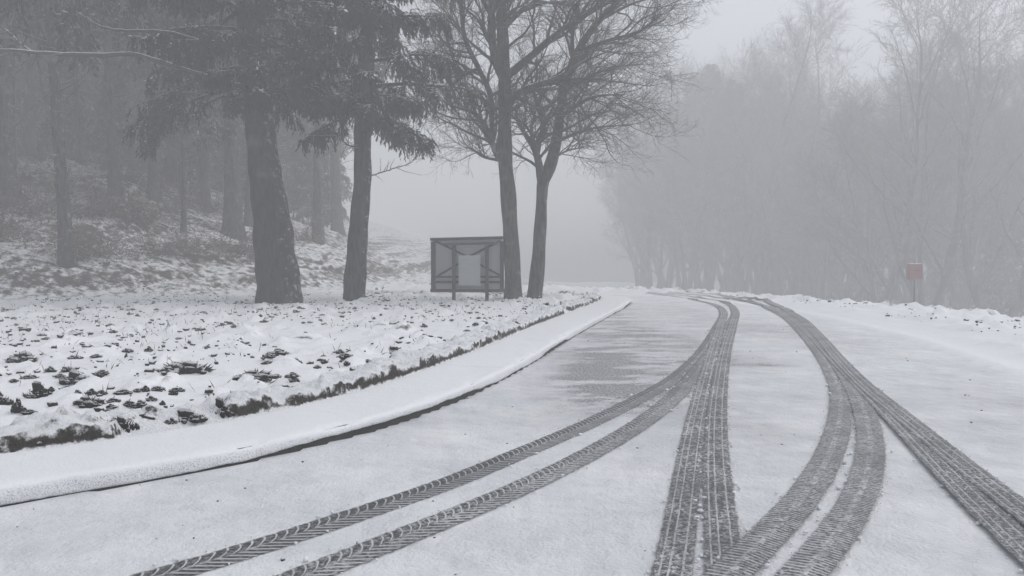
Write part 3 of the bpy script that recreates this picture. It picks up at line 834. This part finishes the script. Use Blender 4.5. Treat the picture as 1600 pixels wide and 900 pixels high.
hero_conifer('conifer', 'largest conifer with thick leaning trunk and snow-dusted hanging boughs', 21.2,
    [(435, 474), (434, 440), (430, 400), (426, 350), (419, 300), (412, 250), (405, 200), (400, 150), (396, 100), (392, 40), (388, -40), (384, -150)],
    [72, 64, 59, 52, 47, 43, 41, 41, 39, 36, 31, 25], 21, 5.8, 17.0, 76, 4.5,
    [([(395, 140), (340, 125, -.2), (285, 108, -.4), (215, 86, -.6), (165, 86, -.7), (110, 85, -.8), (60, 82, -.9), (5, 78, -1), (-40, 80, -1.1)], [9, 8, 8, 7, 7, 7, 6, 5, 3]),
     ([(48, 80, -.9), (30, 66, -.8), (8, 45, -.7)], [4, 3, 2]),
     ([(395, 95), (330, 70, -.8), (260, 50, -1.2), (170, 45, -1.6), (120, 20, -1.8)], [7, 6, 5, 4, 2]),
     ([(400, 150), (350, 150, .6), (310, 165, .9), (285, 130, 1.1)], [7, 5, 4, 2])], -.10, True)
hero_conifer('conifer', 'second conifer with slimmer pale-streaked trunk between big conifer and notice board', 22.2,
    [(553, 470), (555, 430), (559, 380), (563, 330), (566, 280), (566, 240), (567, 190), (571, 120), (576, 50), (580, -50), (582, -150)],
    [36, 32, 29, 27, 26, 26, 25, 24, 22, 18, 13], 33, 5.4, 17.0, 66, 3.2,
    [([(570, 225), (548, 228, -.4), (530, 215, -.6), (524, 205, -.7)], [4, 3, 2, 1]),
     ([(578, 275), (600, 268, .3), (640, 255, .6), (655, 240, .8)], [2.5, 2, 1.5, 1])], .06, True)

# --- the wood on the hillside behind them
def conifer_proto(name, seed, H, clear, reach, nbr, r0, leafy=True):
    rg = np.random.default_rng(seed)
    root = thing(name, '', 'tree')
    s = np.linspace(0, 1, 26)
    P = np.stack([.25 * np.sin(s * 3 + seed), .25 * np.cos(s * 2.3 + seed) - .25, -.4 + s * (H + .4)], 1)
    r = r0 * (1 - .93 * s) * (1 + .6 * np.exp(-s * 28))
    mb = MB(); mb.tubes(P[None], r[None], 12, 0, True, trunk_bump(seed, .06)); mb.obj('trunk', M['bark_grey'], root)
    cr = MB()
    zz = clear + (H - clear) * ((np.arange(nbr) + rg.random(nbr)) / nbr)
    az = np.arange(nbr) * 2.4 + rg.uniform(-.4, .4, nbr)
    p0 = np.stack([np.interp(zz, P[:, 2], P[:, k]) for k in range(3)], 1)
    L = reach * (1.05 - .95 * (zz - clear) / (H - clear)) * rg.uniform(.7, 1.1, nbr)
    b1 = grow(p0, np.stack([np.cos(az), np.sin(az), rg.uniform(-.1, .3, nbr)], 1), L, 10, .05, -UP, .04, rg); ra = taper(.012 * L + .012, 10, .2)
    cr.tubes(b1, ra, 5, 0)
    s0, sd, sr, t, idx = spawn(b1, ra, 9, .2, 1.0, .6, 1.1, rg, np.array([1, 1, .25]))
    b2 = grow(s0, sd, L[idx] * .3 * (1.25 - .8 * t), 5, .08, -UP, .1, rg); cr.tubes(b2, taper(np.full(len(s0), .012), 5, .3), 3, 0)
    fb = MB(); foliage(fb, b2, rg, 4, .35, .28, .10, 7, 1, (.3, .8))
    for v, f, m_, s_ in zip(fb.v, fb.f, fb.m, fb.s): cr.v.append(v); cr.f.append(f + cr.n); cr.m.append(m_); cr.s.append(s_)
    cr.n += fb.n
    # dead snags on the clear part of the stem
    nd = 26
    z = rg.uniform(1.0, clear + .5, nd); az = rg.uniform(0, 6.28, nd)
    p0 = np.stack([np.interp(z, P[:, 2], P[:, k]) for k in range(3)], 1)
    b = grow(p0, np.stack([np.cos(az), np.sin(az), rg.uniform(-.1, .5, nd)], 1), rg.uniform(.6, 2.6, nd), 9, .10, UP, .03, rg)
    rd = taper(rg.uniform(.012, .03, nd), 9, .2); cr.tubes(b, rd, 4, 2)
    s0, sd, sr, t, _ = spawn(b, rd, 5, .2, 1, .5, 1.1, rg)
    cr.tubes(grow(s0, sd, rg.uniform(.2, .8, len(s0)), 5, .15, UP, .0, rg), taper(np.full(len(s0), .008), 5, .4), 3, 2)
    cr.obj('crown', [M['bark_grey'], M['needle'], M['snag']], root)
    return root
CP = [conifer_proto('hill_conifer', 41, 19, 7.2, 4.0, 50, .34), conifer_proto('hill_conifer', 43, 18, 6.8, 3.6, 48, .22), conifer_proto('hill_conifer', 47, 20, 7.4, 4.2, 52, .27)]
used = [False] * 3
def place_conifer(k, px, depth, sc, label, group=None, rz=None):
    x = (px - CX) / FPX * depth; z = hz(x, depth)
    rz = rg_place.uniform(0, 6.28) if rz is None else rz
    if not used[k]:
        used[k] = True; o = CP[k]; o.location = (x, depth, z); o.rotation_euler = (0, 0, rz); o.scale = (sc,) * 3
        o['label'] = label
        if group: o['group'] = group
        elif 'group' in o: del o['group']
        return o
    return copy_thing(CP[k], (x, depth, z), rz, sc, label, group)
rg_place = np.random.default_rng(77)
place_conifer(0, 36, 29.0, 1.15, 'thick hazy trunk at the far left edge, rooted on the snowy bank')
place_conifer(1, 93, 24.5, 1.0, 'slim tree with bare side branches nearest on the left bank')
place_conifer(2, 166, 32.0, .85, 'straight hazy trunk between the slim tree and the leaning stem')
place_conifer(2, 226, 34.0, .85, 'hazy trunk right of the straight one on the left hillside')
place_conifer(0, 345, 33.0, 1.1, 'broad pale trunk fading into fog just left of the largest conifer')
place_conifer(1, 125, 37.0, .9, 'thin pale trunk seen behind the slim tree on the left hillside')
place_conifer(1, 290, 31.0, .55, 'young thin hazy stem left of the broad pale trunk')
place_conifer(1, 395, 37.0, .9, 'pale stem close behind the left side of the largest conifer trunk')
FAR = [(70, 52), (110, 66), (190, 64), (230, 70), (330, 56), (375, 74), (415, 52), (460, 62), (500, 66), (545, 70), (25, 64), (160, 44), (-20, 58), (600, 76), (-300, 22), (-420, 26), (-500, 19), (-650, 24), (-900, 17), (-260, 30), (-380, 36), (-1100, 22), (-200, 38), (100, 33), (310, 37), (455, 35), (515, 40), (0, 44), (150, 52), (240, 48), (350, 60), (550, 45), (590, 57), (630, 64), (-60, 52), (440, 70), (290, 70), (130, 72), (510, 75), (-60, 27), (-150, 31), (-10, 36), (60, 41), (205, 42), (255, 39), (310, 44), (430, 40), (490, 44), (530, 50), (600, 50), (640, 72), (365, 50), (130, 48), (20, 50), (270, 55), (-90, 42), (470, 56), (575, 62), (180, 58), (80, 60), (400, 64)]
for i, (px, d) in enumerate(FAR):
    if px > 540 or (px > -20 and d < 52 and i % 2): continue
    place_conifer(i % 3, px, d, rg_place.uniform(.85, 1.15), 'pale conifer lost in the fog deep in the left-hand wood', 'far conifers in the left-hand wood')

CP.append(conifer_proto('young_conifer', 53, 11, .7, 2.6, 60, .16)); used.append(False)
for px, d, sc in ((20, 47, 1.0), (85, 52, 1.1), (140, 46, .8), (205, 50, 1.0), (265, 45, .75), (315, 52, 1.0), (370, 48, .9), (425, 54, 1.0), (480, 50, .8), (505, 60, .9), (470, 72, 1.0), (50, 58, 1.2), (170, 60, 1.2), (240, 62, 1.2), (345, 63, 1.2), (450, 66, 1.1), (-60, 50, 1.1), (110, 40, .55), (190, 39, .5), (290, 40, .5), (400, 42, .5)):
    place_conifer(3, px, d, sc, 'dim young conifer filling the gaps between trunks of the left-hand wood', 'young conifers in the left-hand wood')
for px, d, sc in ((1495, 90, 1.3), (1535, 84, 1.2), (1575, 76, 1.1), (1615, 70, 1.1), (1655, 64, 1.0), (1350, 95, 1.3), (1290, 100, 1.3), (1230, 104, 1.4)):
    place_conifer(3, px, d, sc, 'dim young conifer standing low in the fog behind the right-hand bank', 'young conifers behind the right-hand bank')

# --- bare frosted trees beyond the right-hand bank
def broadleaf_proto(seed, H, mats, stems=2, spread=.45, k1=10, dens=1.0, bush=False):
    rg = np.random.default_rng(seed)
    root = thing('frosted_tree', '', 'tree')
    ns = stems; az = np.linspace(0, 6.28, ns, endpoint=False) + rg.uniform(0, 1.5, ns)
    d = np.stack([np.cos(az) * spread * .45, np.sin(az) * spread * .45, np.ones(ns)], 1)
    st = grow(np.stack([np.cos(az) * .15, np.sin(az) * .15, np.full(ns, -.4)], 1), d, H * rg.uniform(.8, 1.0, ns), 26, .06, UP, .03, rg)
    rs = taper(rg.uniform(.10, .17, ns) * H / 12, 26, .08)
    rs[:, 0] *= 1.3
    tr = MB(); tr.tubes(st, rs, 9, 0, True, trunk_bump(seed, .06))
    s0, sd, sr, t, _ = spawn(st, rs, k1, .14, .97, .4, .95, rg)
    b1 = grow(s0, sd, H * .36 * (1.15 - .75 * t) * rg.uniform(.7, 1.2, len(s0)), 14, .09, UP, .05, rg); r1 = taper(np.clip(sr * .55, .015, .08), 14, .15)
    tr.tubes(b1, r1, 6, 0); tr.obj('trunk', mats[0], root)
    cr = MB()
    s0, sd, sr, t, _ = spawn(b1, r1, int(9 * dens), .12, 1, .4, .95, rg)
    b2 = grow(s0, sd, H * .11 * rg.uniform(.6, 1.3, len(s0)) * (1.2 - .5 * t), 8, .12, UP, .03, rg); r2 = taper(np.clip(sr * .5, .009, .025), 8, .3)
    cr.tubes(b2, r2, 4, 0)
    s0, sd, sr, t, _ = spawn(b2, r2, int(8 * dens), .1, 1, .35, .9, rg)
    b3 = grow(s0, sd, H * .045 * rg.uniform(.6, 1.3, len(s0)), 5, .14, UP, .02, rg); r3 = taper(np.full(len(s0), .0075), 5, .5)
    cr.tubes(b3, r3, 3, 0)
    s0, sd, sr, t, _ = spawn(b3, r3, 4, .15, 1, .35, .9, rg)
    cr.tubes(grow(s0, sd, H * .022 * rg.uniform(.6, 1.4, len(s0)), 3, .15, UP, 0, rg), taper(np.full(len(s0), .006), 3, .6), 3, 0)
    cr.obj('crown', mats[1], root)
    return root
BP = [broadleaf_proto(61, 13, (M['bark_grey'], M['frost']), 3, .5, 12), broadleaf_proto(67, 12, (M['bark_grey'], M['frost']), 2, .6, 13), broadleaf_proto(71, 12, (M['bark_grey'], M['twig']), 4, .45, 11)]
bused = [False] * 3
def place_bare(k, px, depth, sc, rz, label, group=None):
    x = (px - CX) / FPX * depth; z = hz(x, depth)
    if not bused[k]:
        bused[k] = True; o = BP[k]; o.location = (x, depth, z); o.rotation_euler = (0, 0, rz); o.scale = (sc,) * 3; o['label'] = label
        if group: o['group'] = group
        return o
    return copy_thing(BP[k], (x, depth, z), rz, sc, label, group)
place_bare(0, 1445, 62, 2.2, .4, 'forked frosted tree rising behind the red box on the right')
place_bare(1, 1560, 60, 2.15, 2.0, 'pale frosted tree at the right edge of the picture')
place_bare(2, 1375, 72, 1.9, 1.1, 'hazy many-stemmed tree left of the forked frosted tree')
RF = [(2, 1185, 47), (1, 1155, 49), (2, 1215, 48), (0, 1105, 51), (2, 1245, 46), (1, 1080, 55), (2, 1275, 48), (2, 1305, 45), (0, 1350, 47), (1, 1400, 47), (2, 1440, 49), (2, 1040, 52), (2, 1500, 37), (1, 1330, 40), (0, 1640, 32), (2, 1280, 41), (0, 1225, 43), (2, 1170, 44), (1, 1120, 46), (2, 1070, 47), (0, 1020, 50), (2, 1420, 42), (0, 1540, 44), (2, 1600, 46), (1, 1690, 38),
      (2, 1200, 50), (0, 1140, 52), (2, 1095, 53), (1, 1250, 54), (2, 1320, 50), (0, 1380, 52), (2, 1460, 52), (2, 1000, 56), (0, 1045, 58), (2, 1160, 60), (1, 1750, 30), (0, 1800, 40)]
for k, px, d in RF:
    d = d * 2.2
    tall = 1.25 if 1060 < px < 1240 else (.95 if 1240 <= px < 1340 else 1.1)
    place_bare(k, px, d, 2.05 * tall * rg_place.uniform(.92, 1.08), rg_place.uniform(0, 6.28), 'pale leafless tree in the hazy wall of trees beyond the road bend', 'trees in the fog beyond the road bend')
for px, d, sc in ((1150, 47, .9), (1205, 48, .85), (1265, 46, .7), (1085, 49, .85), (1320, 47, .7), (1390, 48, .75), (1460, 50, .8), (1540, 50, .8), (1620, 48, .8), (1180, 49, .85), (1110, 50, .95), (1135, 57, 1.0), (1060, 56, .8), (1235, 52, .75), (1290, 48, .62), (1350, 56, .75), (1010, 62, .75), (1420, 58, .8), (1500, 60, .85), (1580, 56, .85)):
    place_conifer(int(px) % 3, px, d * 2.1, sc * 1.75, 'dim conifer deep in the fog behind the leafless trees', 'dim conifers beyond the road bend')

# --- undergrowth on the hillsides
def shrub_proto(seed, mat):
    rg = np.random.default_rng(seed); root = thing('bramble_bush', '', 'bush')
    n = 46; az = rg.uniform(0, 6.28, n); e = rg.uniform(.2, 1.3, n)
    b = grow(np.stack([rg.normal(0, .25, n), rg.normal(0, .25, n), np.full(n, -.1)], 1), np.stack([np.cos(az) * np.cos(e), np.sin(az) * np.cos(e), np.sin(e) + .4], 1), rg.uniform(.7, 1.7, n), 10, .10, -UP, .10, rg)
    r = taper(np.full(n, .011), 10, .3); st = MB(); st.tubes(b, r, 4, 0); st.obj('stem', mat, root)
    s0, sd, _, _, _ = spawn(b, r, 9, .15, 1, .4, 1.1, rg)
    t = grow(s0, sd, rg.uniform(.15, .5, len(s0)), 5, .15, -UP, .05, rg); cr = MB(); cr.tubes(t, taper(np.full(len(s0), .006), 5, .5), 3, 0)
    q, dl, _, _, _ = spawn(t, np.full(t.shape[:2], .006), 3, .1, 1, .4, 1.2, rg)
    cr.leaves(q, dl, norm(np.cross(dl, rg.normal(size=dl.shape))), rg.uniform(.04, .10, len(q)), rg.uniform(.02, .05, len(q)), 0)
    cr.obj('foliage', mat, root)
    return root
SP = shrub_proto(81, M['bramble'])
first = True
SH = [(112, 25.2, 1.0, 'reddish bramble bush at the foot of the slim tree'), (150, 26.2, 1.1, 'brown bramble bush right of the reddish one on the left bank'),
      (180, 30, 1.2, 'dark bush below the straight hazy trunk on the left hillside'), (40, 28.3, 1.3, 'low dark bush under the thick trunk at the left edge'),
      (250, 28, .9, 'sparse brown bush in the middle of the left bank'), (300, 29, 1.0, 'hazy bush at the foot of the young thin stem'), (365, 30, 1.2, 'hazy bush under the broad pale trunk')]
for px, d, sc, lb in SH:
    x = (px - CX) / FPX * d; loc = (x, d, hz(x, d))
    if first: SP.location = loc; SP.scale = (sc,) * 3; SP['label'] = lb; first = False
    else: copy_thing(SP, loc, rg_place.uniform(0, 6), sc, lb, None)
for px, d in ((215, 30), (130, 29), (15, 26), (-40, 25), (80, 31), (200, 35), (270, 33), (320, 36), (420, 33), (10, 33), (60, 35), (480, 38), (240, 36)):
    x = (px - CX) / FPX * d
    copy_thing(SP, (x, d, hz(x, d)), rg_place.uniform(0, 6), rg_place.uniform(.7, 1.3), 'faint brushwood on the snowy hillside under the left-hand wood', 'brushwood under the left-hand wood')
for px, d in ((1340, 40), (1300, 44), (1400, 42), (1480, 40), (1520, 38), (1570, 36), (1610, 32), (1650, 28), (1250, 36), (1200, 38), (1150, 40), (1100, 42), (1050, 44), (1440, 33), (1500, 32), (1560, 31)):
    x = (px - CX) / FPX * d
    copy_thing(SP, (x, d, hz(x, d)), rg_place.uniform(0, 6), rg_place.uniform(1.0, 1.9), 'grey brushwood on the slope behind the right-hand bank', 'brushwood behind the right-hand bank')

# ------------------------------------------------------------------ notice board (seen from behind)
bd = 22.5
pb = (730 - CX) / FPX * bd
root = thing('notice_board', 'wooden notice board on two posts, its braced back turned to the road', 'notice board', (pb, bd, hz(pb, bd)), rz=math.radians(-4))
px2m = bd / FPX
def bx(x): return (x - 730) * px2m
z0 = hz(pb, bd)
def bz(y): return float(D(730, y, bd)[2]) - z0
def bar(name, x0, y0, x1, y1, w, t, yoff, mat=M['wood']):
    a = np.array([bx(x0), yoff, bz(y0)]); b = np.array([bx(x1), yoff, bz(y1)])
    d = b - a; L = np.linalg.norm(d); d = d / L; n = np.array([-d[2], 0, d[0]])
    return MB().box((a + b) / 2, (L, t, w), 0, np.stack([d, [0, 1, 0], n], 1)).obj(name, mat, root)
MB().box((bx(730), .03, bz(414)), (110 * px2m, .018, 82 * px2m)).obj('panel', M['panel'], root)
bar('frame_bar', 672, 374.0, 788, 371.5, .085, .07, 0)
bar('frame_bar', 672, 454, 788, 454, .10, .07, 0)
bar('frame_bar', 676.5, 377, 676.5, 451.5, .13, .066, 0)
bar('frame_bar', 784.5, 377, 784.5, 451.5, .11, .066, 0)
bar('post', 709.5, 383, 709.5, 474, .095, .09, -.075)
bar('post', 761.5, 383, 761.5, 474, .095, .09, -.075)
bar('rail', 694, 382, 774, 380, .07, .04, -.14)
bar('rail', 680, 432.5, 781, 432.5, .06, .03, -.012)
bar('rail', 680, 440.5, 781, 440.5, .075, .032, -.012)
bar('brace', 681, 377, 728, 400, .06, .02, .006)
bar('brace', 781, 377, 734, 400, .06, .02, .006)
bar('brace', 682, 432, 724, 408, .06, .02, .004)
bar('brace', 781, 430, 740, 408, .06, .02, .004)
sheet = MB().box((bx(734.5), -.135, bz(422.5)), (34 * px2m, .012, 47 * px2m)).obj('notice_sheet', M['paper'], root)
for y_, x0, x1 in ((404, 722, 746), (409, 722, 744), (414, 722, 747), (418, 722, 741), (423, 722, 746)):
    MB().box((bx((x0 + x1) / 2), -.142, bz(y_)), ((x1 - x0) * px2m, .004, .014)).obj('printed_line', M['ink'], sheet)

# ------------------------------------------------------------------ red box on its post at the right-hand bank
p = D(1428, 478, 37.0); x, y = p[0], p[1]; zb = hz(x, y)
root = thing('roadside_bin', 'small faded red box on a thin dark post at the right-hand bank', 'bin', (x, y, zb))
def rz(py): return float(D(1428, py, y)[2]) - zb
u = y / FPX
MB().tubes(np.array([[[0, 0, -.3], [0, 0, .3], [0, 0, rz(410)]]]), np.array([[.035, .035, .035]]), 10).obj('post', M['steel'], root)
prof = [(.0, 0), (.16, 0), (.185, .03), (.20, .40), (.205, .42)]
b = MB(); b.box((-.06, -.09, (rz(413) + rz(437)) / 2), (.58, .36, abs(rz(413) - rz(437))), 0); ob = b.obj('body', M['red'], root)
MB().box((-.06, -.09, rz(413) + .012), (.62, .40, .024)).obj('lid', M['red'], root)
cap = MB(); sn = lin(-1, 1, 9); cx_, cy_ = np.meshgrid(sn, sn)
cap.add(np.stack([cx_ * .30 - .06, cy_ * .195 - .09, rz(413) + .026 + .025 * (1 - np.maximum(np.abs(cx_), np.abs(cy_)) ** 4)], -1).reshape(-1, 3), grid_faces(9, 9)); cap.obj('snow_cover', M['snow'], root)
MB().box((-.06, -.273, (rz(413) + rz(437)) / 2 + .08), (.26, .008, .06)).obj('slot', M['steel'], ob)

# ------------------------------------------------------------------ the fog
hb = MB().box((0, 58, 12.0), (262, 250, 42)).mesh('haze', [])
n = NT('haze_air'); pv = n.n('ShaderNodeVolumePrincipled')
pv.inputs['Color'].default_value = (.93, .94, .955, 1); pv.inputs['Density'].default_value = FOG_DENSITY
pv.inputs['Anisotropy'].default_value = 0.0
n.t.links.new(pv.outputs[0], n.out.inputs['Volume'])
hb.materials.append(n.mat)
tag(link('haze', hb), 'pale grey winter fog filling the air over road and trees', 'haze', kind='stuff')
